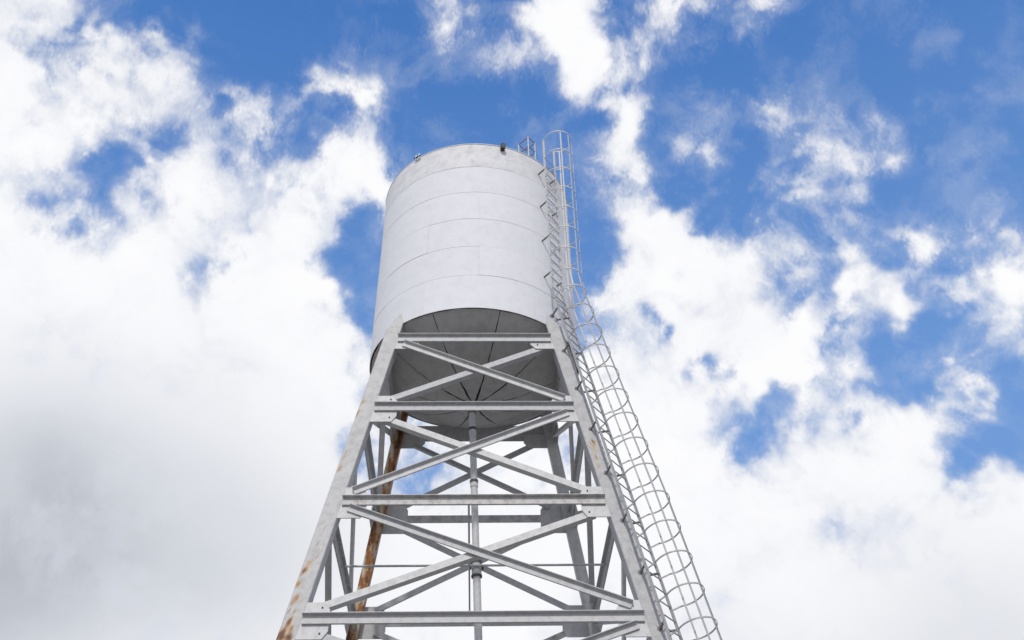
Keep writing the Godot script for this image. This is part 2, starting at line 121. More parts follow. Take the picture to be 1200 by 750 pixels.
# a profile (counter-clockwise, in ex and ey) drawn out from a to b
func extrude(st: SurfaceTool, poly: PackedVector2Array, a: Vector3, b: Vector3, ex: Vector3, ey: Vector3) -> void:
	var n := poly.size()
	var along := (b - a).normalized()
	for i in n:
		var p := poly[i]
		var q := poly[(i + 1) % n]
		var e := q - p
		var out := (ex * e.y - ey * e.x).normalized()
		out = (out - along * out.dot(along)).normalized()
		quad(st, a + ex * p.x + ey * p.y, a + ex * q.x + ey * q.y, b + ex * q.x + ey * q.y, b + ex * p.x + ey * p.y, out)
	var t := Geometry2D.triangulate_polygon(poly)
	for i in range(0, t.size(), 3):
		var v := [poly[t[i]], poly[t[i + 1]], poly[t[i + 2]]]
		tri(st, a + ex * v[0].x + ey * v[0].y, a + ex * v[1].x + ey * v[1].y, a + ex * v[2].x + ey * v[2].y, -along)
		tri(st, b + ex * v[0].x + ey * v[0].y, b + ex * v[1].x + ey * v[1].y, b + ex * v[2].x + ey * v[2].y, along)

func rect(x0: float, x1: float, y0: float, y1: float, cut := 0.0) -> PackedVector2Array:
	if cut <= 0.0:
		return PackedVector2Array([Vector2(x0, y0), Vector2(x1, y0), Vector2(x1, y1), Vector2(x0, y1)])
	return PackedVector2Array([Vector2(x0 + cut, y0), Vector2(x1 - cut, y0), Vector2(x1, y0 + cut), Vector2(x1, y1 - cut), Vector2(x1 - cut, y1), Vector2(x0 + cut, y1), Vector2(x0, y1 - cut), Vector2(x0, y0 + cut)])

func tube(st: SurfaceTool, a: Vector3, b: Vector3, r: float, sides := 8, r2 := -1.0) -> void:
	if r2 < 0.0:
		r2 = r
	var d := (b - a).normalized()
	var u := d.cross(Vector3.UP if absf(d.y) < 0.9 else Vector3.RIGHT).normalized()
	var v := d.cross(u)
	for i in sides:
		var n0 := u * cos(TAU * i / sides) + v * sin(TAU * i / sides)
		var n1 := u * cos(TAU * (i + 1) / sides) + v * sin(TAU * (i + 1) / sides)
		quad_n(st, [a + n0 * r, a + n1 * r, b + n1 * r2, b + n0 * r2], [n0, n1, n1, n0])
		tri(st, a, a + n0 * r, a + n1 * r, -d)
		tri(st, b, b + n0 * r2, b + n1 * r2, d)

# a flat bar swept through points; xs and ys are its half sides at each point
func sweep(st: SurfaceTool, pts: Array, xs: Array, ys: Array) -> void:
	var n := pts.size()
	for i in n - 1:
		var s := [[1, 1], [1, -1], [-1, -1], [-1, 1]]
		for k in 4:
			var c = s[k]
			var e = s[(k + 1) % 4]
			var out: Vector3 = xs[i].normalized() * (c[0] + e[0]) + ys[i].normalized() * (c[1] + e[1])
			quad(st, pts[i] + xs[i] * c[0] + ys[i] * c[1], pts[i] + xs[i] * e[0] + ys[i] * e[1], pts[i + 1] + xs[i + 1] * e[0] + ys[i + 1] * e[1], pts[i + 1] + xs[i + 1] * c[0] + ys[i + 1] * c[1], out.normalized())
	for i in [0, n - 1]:
		var d: Vector3 = (pts[1] - pts[0]).normalized() * -1.0 if i == 0 else (pts[n - 1] - pts[n - 2]).normalized()
		quad(st, pts[i] + xs[i] + ys[i], pts[i] + xs[i] - ys[i], pts[i] - xs[i] - ys[i], pts[i] - xs[i] + ys[i], d)

func around(angle: float, r: float, h: float) -> Vector3:
	return Vector3(sin(angle) * r, h, cos(angle) * r)

# half the tower's width at a height
func half(h: float) -> float:
	return 4.706 - 0.17906 * h

# ---------------------------------------------------------------- materials
# an image of mottled paint: fine grain, broad blotches, fine specks; values multiply the colour
func mottled(dim: int, sd: int, blotch: float, grain: float, speck: float, speck_color: Color, streak: float) -> ImageTexture:
	var a := FastNoiseLite.new(); a.seed = sd; a.frequency = 0.012; a.fractal_octaves = 4
	var b := FastNoiseLite.new(); b.seed = sd + 1; b.frequency = 0.11; b.fractal_octaves = 3
	var c := FastNoiseLite.new(); c.seed = sd + 2; c.noise_type = FastNoiseLite.TYPE_CELLULAR; c.frequency = 0.05; c.cellular_return_type = FastNoiseLite.RETURN_DISTANCE
	var ia := a.get_seamless_image(dim, dim); var ib := b.get_seamless_image(dim, dim); var ic := c.get_seamless_image(dim, dim, false, false, 0.1, false)
	var s := FastNoiseLite.new(); s.seed = sd + 3; s.frequency = 0.03; s.fractal_octaves = 3
	var is_ := s.get_seamless_image(dim, dim)
	is_.resize(dim, maxi(8, dim / 16)); is_.resize(dim, dim, Image.INTERPOLATE_CUBIC)
	var da := ia.get_data(); var db := ib.get_data(); var dc := ic.get_data(); var ds := is_.get_data()
	var out := PackedByteArray(); out.resize(dim * dim * 3)
	for i in dim * dim:
		var va := da[i] / 255.0 - 0.5
		var vb := db[i] / 255.0 - 0.5
		var vs := ds[i] / 255.0 - 0.5
		var v := 1.0 - blotch * maxf(0.0, va + 0.12) * 2.0 - grain * (vb + 0.5) - streak * maxf(0.0, vs) * 2.0
		var k := smoothstep(0.62, 0.92, 1.0 - dc[i] / 255.0 + va * 0.7 + vb * 0.35 - 0.12) * speck
		out[i * 3] = int(255.0 * clampf(lerpf(v, speck_color.r, k), 0, 1))
		out[i * 3 + 1] = int(255.0 * clampf(lerpf(v * 0.997, speck_color.g, k), 0, 1))
		out[i * 3 + 2] = int(255.0 * clampf(lerpf(v * 0.995, speck_color.b, k), 0, 1))
	return ImageTexture.create_from_image(Image.create_from_data(dim, dim, false, Image.FORMAT_RGB8, out))

func bumps(sd: int, freq: float, strength: float) -> NoiseTexture2D:
	var n := FastNoiseLite.new(); n.seed = sd; n.frequency = freq; n.fractal_octaves = 3
	var t := NoiseTexture2D.new(); t.width = 512; t.height = 512; t.seamless = true; t.noise = n
	t.as_normal_map = true; t.bump_strength = strength
	return t

func paint(base: Color, tex: Texture2D, scl: float, rough: float, normal: Texture2D = null, depth := 0.5) -> StandardMaterial3D:
	var m := StandardMaterial3D.new()
	m.albedo_color = base.linear_to_srgb()
	m.albedo_texture = tex
	m.roughness = rough
	m.uv1_triplanar = true
	m.uv1_world_triplanar = true
	m.uv1_scale = Vector3.ONE * scl
	if normal:
		m.normal_enabled = true
		m.normal_texture = normal
		m.normal_scale = depth
	return m

func make_materials() -> void:
	var shell_tex := mottled(512, 11, 0.014, 0.015, 0.04, Color(0.75, 0.74, 0.72), 0.02)
	var shell_dirty := mottled(512, 21, 0.05, 0.04, 0.10, Color(0.7, 0.68, 0.66), 0.05)
	var steel_tex := mottled(512, 31, 0.05, 0.09, 0.13, Color(0.66, 0.65, 0.64), 0.04)
	var dents := bumps(5, 0.02, 3.0)
	var grain := bumps(7, 0.09, 4.0)
	mats.shell = paint(Color(0.775, 0.785, 0.825), shell_tex, 0.33, 0.75, dents, 0.15)
	mats.shell_b = paint(Color(0.765, 0.776, 0.815), shell_tex, 0.29, 0.75, dents, 0.15)
	mats.shell_c = paint(Color(0.77, 0.775, 0.80), shell_dirty, 0.41, 0.75, dents, 0.15)
	mats.seam = paint(Color(0.42, 0.415, 0.41), steel_tex, 0.8, 0.8)
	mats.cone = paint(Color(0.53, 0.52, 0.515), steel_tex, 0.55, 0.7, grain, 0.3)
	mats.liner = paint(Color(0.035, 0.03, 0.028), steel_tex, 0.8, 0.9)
	mats.steel = paint(Color(0.555, 0.56, 0.57), steel_tex, 0.9, 0.6, grain, 0.3)
	mats.steel_b = paint(Color(0.525, 0.53, 0.545), steel_tex, 1.1, 0.62, grain, 0.3)
	mats.steel_c = paint(Color(0.575, 0.572, 0.57), mottled(512, 61, 0.06, 0.09, 0.28, Color(0.52, 0.42, 0.34), 0.04), 0.7, 0.65, grain, 0.35)
	mats.gusset = paint(Color(0.625, 0.628, 0.635), steel_tex, 0.8, 0.6, grain, 0.3)
	mats.leg = paint(Color(1, 1, 1), steel_tex, 0.75, 0.6, grain, 0.35)
	mats.leg.vertex_color_use_as_albedo = true
	mats.pipe = paint(Color(0.66, 0.66, 0.665), steel_tex, 1.3, 0.5, grain, 0.25)
	mats.collar = paint(Color(0.10, 0.095, 0.09), steel_tex, 1.3, 0.7)
	mats.galv = paint(Color(0.42, 0.425, 0.44), steel_tex, 1.7, 0.5)
	mats.white_bar = paint(Color(0.60, 0.605, 0.62), steel_tex, 1.7, 0.55)
	mats.bracket = paint(Color(0.24, 0.235, 0.23), steel_tex, 1.7, 0.7)
	mats.bolt = paint(Color(0.10, 0.07, 0.05), steel_tex, 2.0, 0.8)
	mats.dark = paint(Color(0.03, 0.03, 0.032), steel_tex, 2.0, 0.5)
	mats.rail = paint(Color(0.20, 0.23, 0.30), steel_tex, 1.7, 0.5)
	mats.ground = paint(Color(0.46, 0.445, 0.42), mottled(512, 41, 0.25, 0.25, 0.6, Color(0.4, 0.38, 0.33), 0.0), 0.25, 0.95, bumps(9, 0.15, 8.0), 1.0)

# ---------------------------------------------------------------- sky
func cover_map() -> Image:
	# cloud cover for the whole upper sky, one value per half degree: the banks above, and broad noise where they are not given
	var far := FastNoiseLite.new(); far.seed = 3; far.frequency = 1.1; far.fractal_octaves = 3
	var im := Image.create(720, 180, false, Image.FORMAT_RF)
	for y in 180:
		var el := 89.75 - y * 0.5
		for x in 720:
			var az := x * 0.5 - 179.75
			var d := Vector3(sin(deg_to_rad(az)) * cos(deg_to_rad(el)), sin(deg_to_rad(el)), -cos(deg_to_rad(az)) * cos(deg_to_rad(el)))
			var v := clampf(0.68 + far.get_noise_3dv(d * 1.6) * 1.3, 0.0, 0.95)
			var gx := az + 44.0
			var gy := el - 16.0
			if gx >= 0 and gy >= 0 and gx < 90 and gy < 46:
				var i := int(gx); var j := int(gy); var a := gx - i; var b := gy - j
				var sum := 0.0; var weight := 0.0
				for k in [[0, 0, (1 - a) * (1 - b)], [1, 0, a * (1 - b)], [0, 1, (1 - a) * b], [1, 1, a * b]]:
					var c: int = CLOUD_COVER[j + k[1]][i + k[0]]
					if c >= 0:
						sum += c / 90.0 * k[2]; weight += k[2]
				if weight > 0.0:
					v = lerpf(v, sum / weight, weight)
			im.set_pixel(x, y, Color(v, 0, 0))
	return im

func make_sky() -> ImageTexture:
	var w := 4096
	var h := 2048
	var rows := 1024
	var cover := cover_map()
	cover.resize(w / 4, rows / 4, Image.INTERPOLATE_CUBIC)
	cover.resize(w, rows, Image.INTERPOLATE_BILINEAR)
	var cov := cover.get_data().to_float32_array()
	var big := FastNoiseLite.new(); big.seed = 17; big.frequency = 15.0; big.fractal_octaves = 7; big.fractal_gain = 0.56; big.fractal_lacunarity = 2.05; big.noise_type = FastNoiseLite.TYPE_PERLIN
	big.domain_warp_enabled = true; big.domain_warp_amplitude = 0.045; big.domain_warp_frequency = 8.0; big.domain_warp_fractal_octaves = 4; big.domain_warp_fractal_gain = 0.55
	var ragged := FastNoiseLite.new(); ragged.seed = 71; ragged.frequency = 14.0; ragged.fractal_octaves = 4; ragged.fractal_gain = 0.5
	var grey := FastNoiseLite.new(); grey.seed = 29; grey.frequency = 3.2; grey.fractal_octaves = 5; grey.noise_type = FastNoiseLite.TYPE_PERLIN
	# shaded undersides of the thick banks: azimuth, elevation, reach in degrees, depth
	var banks := [[-26.5, 22.5, 6.0, 0.22], [-20.0, 26.0, 8.5, 0.33], [-26.0, 29.0, 6.0, 0.10], [-12.0, 25.0, 6.0, 0.10], [26.0, 19.5, 6.0, 0.20], [14.0, 19.0, 5.0, 0.10], [75.0, 24.0, 9.0, 0.3], [130.0, 30.0, 11.0, 0.3], [-80.0, 26.0, 10.0, 0.3], [-140.0, 22.0, 11.0, 0.35]]
	var parts := []
	parts.resize(16)
	var per := rows / 16
	var work := func(job: int) -> void:
		var out := PackedByteArray()
		out.resize(w * per * 3)
		var at := 0
		for yy in per:
			var y: int = job * per + yy
			var el := PI / 2.0 - PI * (y + 0.5) / h
			var ce := cos(el); var se := sin(el)
			var eld := rad_to_deg(el)
			var near := []
			for bk in banks:
				if absf(eld - bk[1]) < bk[2] * 2.2:
					near.append(bk)
			var up := clampf(se, 0.0, 1.0)
			# clear sky, linear
			var sky := Color(0.17, 0.34, 0.70).lerp(Color(0.034, 0.148, 0.47), smoothstep(0.42, 0.98, up))
			for x in w:
				var az := TAU * (x + 0.5) / w
				if az > PI:
					az -= TAU
				var dx := sin(az) * ce
				var dz := -cos(az) * ce
				# ragged outlines: the banks are looked up a little aside
				var wx := int(30.0 * ragged.get_noise_3d(dx, se, dz))
				var wy := int(30.0 * ragged.get_noise_3d(dz, dx + 3.0, se))
				var c: float = cov[clampi(y + wy, 0, rows - 1) * w + (x + w / 2 + wx + w) % w]
				var n := big.get_noise_3d(dx, se, dz)
				var mid := 2.0 * c - 1.0
				var v := 0.48 + mid * 0.58 + n * (1.9 - 1.25 * maxf(mid, 0.0) * mid - 0.8 * maxf(-mid, 0.0) * -mid)
				var alpha := maxf(smoothstep(0.0, 1.0, v), 0.25 * smoothstep(-0.2, 0.55, v))   # the second is the thin veil round the banks
				var thick := smoothstep(0.35, 1.25, v)
				var g := grey.get_noise_3d(dx, se, dz)
				var white := 0.83 + 0.16 * thick + 0.08 * g
				var deg := az * 57.29578
				var low := 0.0
				for bk in near:
					var ddx: float = (deg - bk[0]) * ce / bk[2]
					var ddy: float = (eld - bk[1]) / bk[2]
					low += bk[3] * exp(-(ddx * ddx + ddy * ddy * 1.6))
				white -= low * (1.0 + 0.9 * g) * thick + maxf(0.0, g) * 0.05
				white = clampf(white, 0.0, 1.0)
				var tint := clampf(1.0 - white, 0.0, 1.0)
				var r := lerpf(sky.r, white * (1.0 - 0.20 * tint), alpha)
				var gg := lerpf(sky.g, white * (1.0 - 0.08 * tint), alpha)
				var b := lerpf(sky.b, minf(1.0, white * (1.02 + 0.10 * tint)), alpha)
				out[at] = int(255.0 * (1.055 * pow(r, 0.4166667) - 0.055))
				out[at + 1] = int(255.0 * (1.055 * pow(gg, 0.4166667) - 0.055))
				out[at + 2] = int(255.0 * (1.055 * pow(b, 0.4166667) - 0.055))
				at += 3
		parts[job] = out
	var id := WorkerThreadPool.add_group_task(work, 16)
	WorkerThreadPool.wait_for_group_task_completion(id)
	var all := PackedByteArray()
	for p in parts:
		all.append_array(p)
	var below := PackedByteArray()
	below.resize(w * (h - rows) * 3)
	below.fill(150)
	all.append_array(below)
	return ImageTexture.create_from_image(Image.create_from_data(w, h, false, Image.FORMAT_RGB8, all))

# ---------------------------------------------------------------- the scene
func _ready() -> void:
	# camera
	var cam := Camera3D.new()
	cam.name = "camera"
	cam.projection = Camera3D.PROJECTION_PERSPECTIVE
	cam.keep_aspect = Camera3D.KEEP_HEIGHT
	cam.fov = rad_to_deg(2.0 * atan(375.0 / 1279.81))
	cam.far = 4000.0
	cam.near = 0.1
	add_child(cam)
	cam.transform = Transform3D(Basis(Vector3.UP, -0.04335) * Basis(Vector3.RIGHT, 0.67009) * Basis(Vector3.BACK, -0.02584), Vector3(0.0073, EYE, 21.4847))
	cam.current = true

	# sky and exposure
	var env := Environment.new()
	env.background_mode = Environment.BG_SKY
	var sky := Sky.new()
	var pano := PanoramaSkyMaterial.new()
	pano.panorama = make_sky()
	sky.sky_material = pano
	env.sky = sky
	env.background_energy_multiplier = 1.0
	env.tonemap_mode = Environment.TONE_MAPPER_LINEAR
	env.tonemap_exposure = 1.0
	env.sdfgi_enabled = true
	env.ssao_enabled = true
	env.ssil_enabled = true
	var we := WorldEnvironment.new()
	we.name = "world_environment"
	we.environment = env
	add_child(we)

	# sun: high, behind the camera
	var sun := DirectionalLight3D.new()
	sun.name = "sun"
	sun.light_energy = 0.74
	sun.light_color = Color(1.0, 0.98, 0.95)
	sun.light_angular_distance = 3.0
	sun.shadow_enabled = true
	add_child(sun)
	var se := deg_to_rad(48.0)
	var sa := deg_to_rad(-6.0)
	var to_sun := Vector3(sin(sa) * cos(se), sin(se), cos(sa) * cos(se))
	sun.basis = Basis.looking_at(-to_sun, Vector3.UP)

	make_materials()
	make_ground()
	make_tower()
	make_tank()
	make_pipe()
	make_ladder()
	make_railing()
	make_small_things()

func make_ground() -> void:
	var pm := PlaneMesh.new()
	pm.size = Vector2(3000, 3000)
	var o := MeshInstance3D.new()
	o.name = "ground"
	o.mesh = pm
	o.material_override = mats.ground
	o.set_meta("kind", "structure")
	o.set_meta("label", "pale gravel ground around the tower")
	add_child(o)

# ---------------------------------------------------------------- the lattice tower
# a point on face k: s along it, h up, o outwards
func on_face(k: int, s: float, h: float, o := 0.0) -> Vector3:
	var n := Vector3(roundf(sin(k * PI / 2)), 0, roundf(cos(k * PI / 2)))
	var t := Vector3(n.z, 0, -n.x)
	var nn := face_out(k)
	return t * s + n * half(h) + Vector3(0, h, 0) + nn * o

func face_out(k: int) -> Vector3:
	var n := Vector3(roundf(sin(k * PI / 2)), 0, roundf(cos(k * PI / 2)))
	return (n + Vector3(0, 0.17906, 0)).normalized()

func leg_color(base: Color, noise: FastNoiseLite, spots: Array, rusty: float, p: Vector3, h: float, s: float) -> Color:
	var n := noise.get_noise_3dv(p * 9.0)
	var f := noise.get_noise_3dv(p * 30.0 + Vector3(7, 3, 1))
	base = base * (1.0 + 0.12 * n + 0.08 * f)
	var r := 0.0
	for q in spots:
		var dh: float = (h - q[0]) / q[2]
		var ds: float = (s - q[1]) / (q[2] * 0.75)
		var d2 := dh * dh + ds * ds
		if d2 < 9.0:
			r = maxf(r, exp(-d2) * q[3] * (1.0 + 0.9 * n + 0.9 * f))
	if rusty > 0.0:
		var streak := noise.get_noise_3d(p.x * 16.0, p.y * 1.6, p.z * 16.0)
		r = maxf(r, clampf(rusty + 0.95 * streak + 0.35 * f, 0.0, 1.2))
	else:
		# small flakes here and there, a little more towards the foot
		r = maxf(r, smoothstep(0.50, 0.62, n * 0.6 + f * 0.75 + 0.012 * (9.0 - h)) * 0.7)
	var c := base.lerp(Color(0.58, 0.42, 0.22), smoothstep(0.18, 0.42, r))
	c = c.lerp(Color(0.33, 0.125, 0.035), smoothstep(0.42, 0.62, r))
	return c.lerp(Color(0.07, 0.03, 0.018), smoothstep(0.72, 0.98, r))

func make_leg(parent: Node3D, sx: int, sz: int, top: float, outer_top: float, spots: Array, rusty: float, base: Color, L: float, label := "") -> void:
	var noise := FastNoiseLite.new(); noise.seed = 50 + sx * 2 + sz; noise.frequency = 0.35; noise.fractal_octaves = 4
	var st := begin()
	# outline from the outer corner: offsets inwards (a in x, b in z) with the normal of each run
	var cut := 0.014
	var m := 12
	var ring := []
	var sides := [[Vector2(cut, 0), Vector2(L - cut, 0), Vector2(0, 1)], [Vector2(L, cut), Vector2(L, L - cut), Vector2(-1, 0)], [Vector2(L - cut, L), Vector2(cut, L), Vector2(0, -1)], [Vector2(0, L - cut), Vector2(0, cut), Vector2(1, 0)]]
	for k in 4:
		var a: Vector2 = sides[k][0]
		var b: Vector2 = sides[k][1]
		for i in m:
			ring.append([a.lerp(b, float(i) / m), a.lerp(b, float(i + 1) / m), sides[k][2]])
		var c: Vector2 = sides[(k + 1) % 4][0]
		ring.append([b, c, (sides[k][2] + sides[(k + 1) % 4][2]).normalized()])
	var rows := int((top + EYE) / 0.045)
	var place := func(q: Vector2, h: float) -> Vector3:
		var w := half(h)
		return Vector3(sx * (w - q.x), h, sz * (w - q.y))
	# colours on a grid first
	for e in ring:
		var nrm := Vector3(sx * e[2].x, 0, sz * e[2].y)
		var prev = null
		for j in rows + 1:
			# the head is cut on a slant so that the inner edge runs up against the shell
			var ha := -EYE + (lerpf(outer_top, top, e[0].x / L) + EYE) * j / rows
			var hb := -EYE + (lerpf(outer_top, top, e[1].x / L) + EYE) * j / rows
			var pa: Vector3 = place.call(e[0], ha)
			var pb: Vector3 = place.call(e[1], hb)
			var ca := leg_color(base, noise, spots, rusty, pa, ha, e[0].x)
			var cb := leg_color(base, noise, spots, rusty, pb, hb, e[1].x)
			if prev:
				var p := [prev[0], prev[1], pb, pa]
				var c := [prev[2], prev[3], cb, ca]
				var nn: Vector3 = (p[1] - p[0]).cross(p[3] - p[0]).normalized()
				if nn.dot(nrm) < 0:
					nn = -nn
				for k in [[0, 1, 2], [0, 2, 3]]:
					var order = k
					if (p[k[1]] - p[k[0]]).cross(p[k[2]] - p[k[0]]).dot(nn) > 0:
						order = [k[0], k[2], k[1]]
					for i in order:
						st.set_normal(nn); st.set_color(c[i]); st.add_vertex(p[i])
			prev = [pa, pb, ca, cb]
	# top cap
	st.set_color(Color(0.64, 0.636, 0.632))
	var cap := [place.call(Vector2(0, 0), outer_top), place.call(Vector2(L, 0), top), place.call(Vector2(L, L), top), place.call(Vector2(0, L), outer_top)]
	quad(st, cap[0], cap[1], cap[2], cap[3], Vector3.UP)
	var o := build(st, "leg", mats.leg, parent)
	if label:
		o.set_meta("label", label)

func make_tower() -> void:
	var t := thing("lattice_tower", "tall grey-white steel lattice tower with crossed braces, rusting on its legs, carrying the tank", "tower")
	var left := [[12.97, 0.05, 0.0504, 1], [12.88, 0.03, 0.0432, 0.55], [12.62, 0.02, 0.0648, 0.6], [12.52, 0.015, 0.0288, 0.9], [11.41, 0.06, 0.0288, 0.9], [11.19, 0.05, 0.0576, 0.85], [11.12, 0.06, 0.036, 1], [9.08, 0.22, 0.036, 0.9], [8.93, 0.12, 0.072, 0.5], [8.79, 0.07, 0.072, 0.8], [8.72, 0.05, 0.0504, 0.9], [8.50, 0.04, 0.072, 0.8], [8.19, 0.1, 0.072, 1], [8.12, 0.07, 0.0504, 0.9], [8.17, 0.22, 0.0432, 0.8], [7.79, 0.14, 0.0576, 0.6], [7.70, 0.12, 0.0648, 0.9], [7.60, 0.19, 0.0648, 1.1], [7.56, 0.08, 0.072, 0.8], [7.44, 0.06, 0.111, 1.2], [7.42, 0.2, 0.102, 1.1], [7.25, 0.12, 0.15, 0.9], [6.60, 0.2, 0.17, 1], [5.80, 0.1, 0.17, 1], [4.20, 0.15, 0.212, 1]]
	var right := [[11.84, 0.17, 0.0432, 1.15], [11.80, 0.25, 0.0252, 0.9], [11.74, 0.19, 0.072, 0.4], [11.60, 0.2, 0.0864, 0.4], [11.46, 0.22, 0.036, 0.95], [11.40, 0.22, 0.0792, 0.4], [11.24, 0.235, 0.072, 0.4], [11.16, 0.245, 0.0252, 0.85], [6.00, 0.2, 0.17, 0.9], [3.50, 0.1, 0.17, 1]]
	make_leg(t, -1, 1, 16.25, 15.15, left, 0.0, Color(0.53, 0.53, 0.533), LEG, "near left leg with orange rust patches")
	make_leg(t, 1, 1, 15.95, 15.25, right, 0.0, Color(0.485, 0.49, 0.50), LEG, "near right leg with a tan rust streak")
	make_leg(t, -1, -1, 15.9, 15.2, [], 0.53, Color(0.56, 0.555, 0.55), 0.25, "heavily rusted far left leg")
	make_leg(t, 1, -1, 15.9, 15.2, [], 0.0, Color(0.56, 0.56, 0.56), 0.26)
	for sx in [-1, 1]:
		for sz in [-1, 1]:
			var st := begin()
			var w := half(-EYE) - LEG / 2
			extrude(st, rect(-0.3, 0.3, -0.3, 0.3, 0.03), Vector3(sx * w, -EYE + 0.004, sz * w), Vector3(sx * w, -EYE + 0.04, sz * w), Vector3.RIGHT, Vector3.FORWARD)
			build(st, "base_plate", mats.steel, t)
	for k in 4:
		for i in LEVELS.size():
			make_beam(t, k, i)
			for sg in [-1, 1]:
				make_gusset(t, k, i, sg)
			if i + 1 < LEVELS.size():
				make_diagonals(t, k, LEVELS[i], LEVELS[i + 1], i % 2 == 0)
	make_rods(t)

func make_beam(t: Node3D, k: int, i: int) -> void:
	var h: float = LEVELS[i]
	var w := half(h) - LEG - 0.004 + (0.0 if k == 0 else 0.08)
	var out := face_out(k)
	var up := Vector3(out.x * -0.17906, sqrt(1.0 - out.y * out.y), out.z * -0.17906).normalized()
	up = (Vector3.UP - out * out.y).normalized()
	var st := begin()
	var p := PackedVector2Array([Vector2(0.003, -0.098), Vector2(0.037, -0.098), Vector2(0.04, -0.094), Vector2(0.04, 0.06), Vector2(0.046, 0.067), Vector2(0.114, 0.067), Vector2(0.118, 0.071), Vector2(0.118, 0.082), Vector2(0.114, 0.086), Vector2(0.003, 0.086)])
	if i == 0 and k != 0:
		# the girders under the tank on the other three sides are deeper
		for j in p.size():
			if p[j].y > 0.0:
				p[j].y += 0.23
	if k % 2 == 1:
		# on the two side faces the angle is turned to the inside of the tower
		var turned := PackedVector2Array()
		for j in range(p.size() - 1, -1, -1):
			turned.append(Vector2(-0.027 - p[j].x, p[j].y))
		p = turned
	extrude(st, p, on_face(k, -w, h), on_face(k, w, h), out, up)
	build(st, "horizontal_beam", [mats.steel, mats.steel_c, mats.steel_b][(i * 2 + k) % 3], t)

func make_gusset(t: Node3D, k: int, i: int, sg: int) -> void:
	var h: float = LEVELS[i]
	var out := face_out(k)
	var up := (Vector3.UP - out * out.y).normalized()
	var n := Vector3(roundf(sin(k * PI / 2)), 0, roundf(cos(k * PI / 2)))
	var along := Vector3(n.z, 0, -n.x) * sg     # towards the leg
	var w := half(h) - LEG
	var wide := 0.47
	var top := 0.36
	var low := -0.38
	if i == 0:
		top = 0.07
		low = -0.30
	# the leg leans, so the plate's outer edge does too
	var lean := 0.17906
	var p := PackedVector2Array([Vector2(w - wide + 0.10, low), Vector2(w - low * lean + 0.10, low), Vector2(w - top * lean + 0.10, top), Vector2(w - wide + 0.10, top), Vector2(w - wide, top - 0.16), Vector2(w - wide, low + 0.16)])
	if i == 0:
		p = PackedVector2Array([Vector2(w - wide + 0.12, low), Vector2(w - low * lean + 0.10, low), Vector2(w - top * lean + 0.10, top), Vector2(w - wide, top), Vector2(w - wide, low + 0.14)])
	var c := on_face(k, 0, h)
	var st := begin()
	# a profile in (along, up) drawn through the plate's thickness
	extrude(st, p, c - out * 0.026, c - out * 0.004, along, up)
	var g := build(st, "gusset_plate", mats.gusset, t)
	var spots := [Vector2(w - wide + 0.14, top - 0.11), Vector2(w - wide + 0.14, low + 0.11)]
	if i == 0:
		spots = [Vector2(w - wide + 0.16, low + 0.12)]
	for s in spots:
		var b := begin()
		var at: Vector3 = c + along * s.x + up * s.y
		tube(b, at - out * 0.006, at + out * 0.012, 0.017, 6)
		build(b, "bolt", mats.bolt, g)

func make_diagonals(t: Node3D, k: int, h1: float, h0: float, falling: bool) -> void:
	var out := face_out(k)
	var e1 := half(h1) - LEG
	var e0 := half(h0) - LEG
	for front in [true, false]:
		var sg := 1.0 if falling == front else -1.0
		var a: Vector3
		var b: Vector3
		if front:
			a = on_face(k, -sg * (e1 - 0.14), h1 - 0.17)
			b = on_face(k, sg * (e0 - 0.20), h0 + 0.23)
		else:
			a = on_face(k, -sg * (e1 - 0.22), h1 - 0.24)
			b = on_face(k, sg * (e0 - 0.24), h0 + 0.26)
		var d := (b - a).normalized()
		var v := d.cross(out).normalized()
		if v.y < 0:
			v = -v
		var st := begin()
		var p: PackedVector2Array
		if front:
			p = PackedVector2Array([Vector2(0.001, -0.07), Vector2(0.027, -0.07), Vector2(0.03, -0.066), Vector2(0.03, 0.05), Vector2(0.036, 0.056), Vector2(0.096, 0.056), Vector2(0.10, 0.06), Vector2(0.10, 0.07), Vector2(0.096, 0.074), Vector2(0.001, 0.074)])
		else:
			p = PackedVector2Array([Vector2(-0.029, -0.07), Vector2(-0.029, 0.072), Vector2(-0.052, 0.072), Vector2(-0.052, -0.05), Vector2(-0.16, -0.05), Vector2(-0.16, -0.07)])
		extrude(st, p, a, b, out, v)
		build(st, "diagonal_brace", [mats.steel, mats.steel_c, mats.gusset][int(h1 * 7.0 + k * 5) % 3] if front else [mats.steel_b, mats.gusset][int(h1 * 5.0 + k * 3) % 2], t)

func make_rods(t: Node3D) -> void:
	var h: float = LEVELS[2]
	var w := half(h)
	var st := begin()
	tube(st, Vector3(-w + 0.0, h - 0.02, 0.13), Vector3(w - 0.0, h - 0.02, 0.13), 0.026, 8)
	build(st, "tie_rod", mats.steel, t)
	st = begin()
	tube(st, Vector3(-0.105, h - 0.09, w), Vector3(-0.105, h - 0.09, -w), 0.02, 8)
	build(st, "tie_rod", mats.steel_b, t)

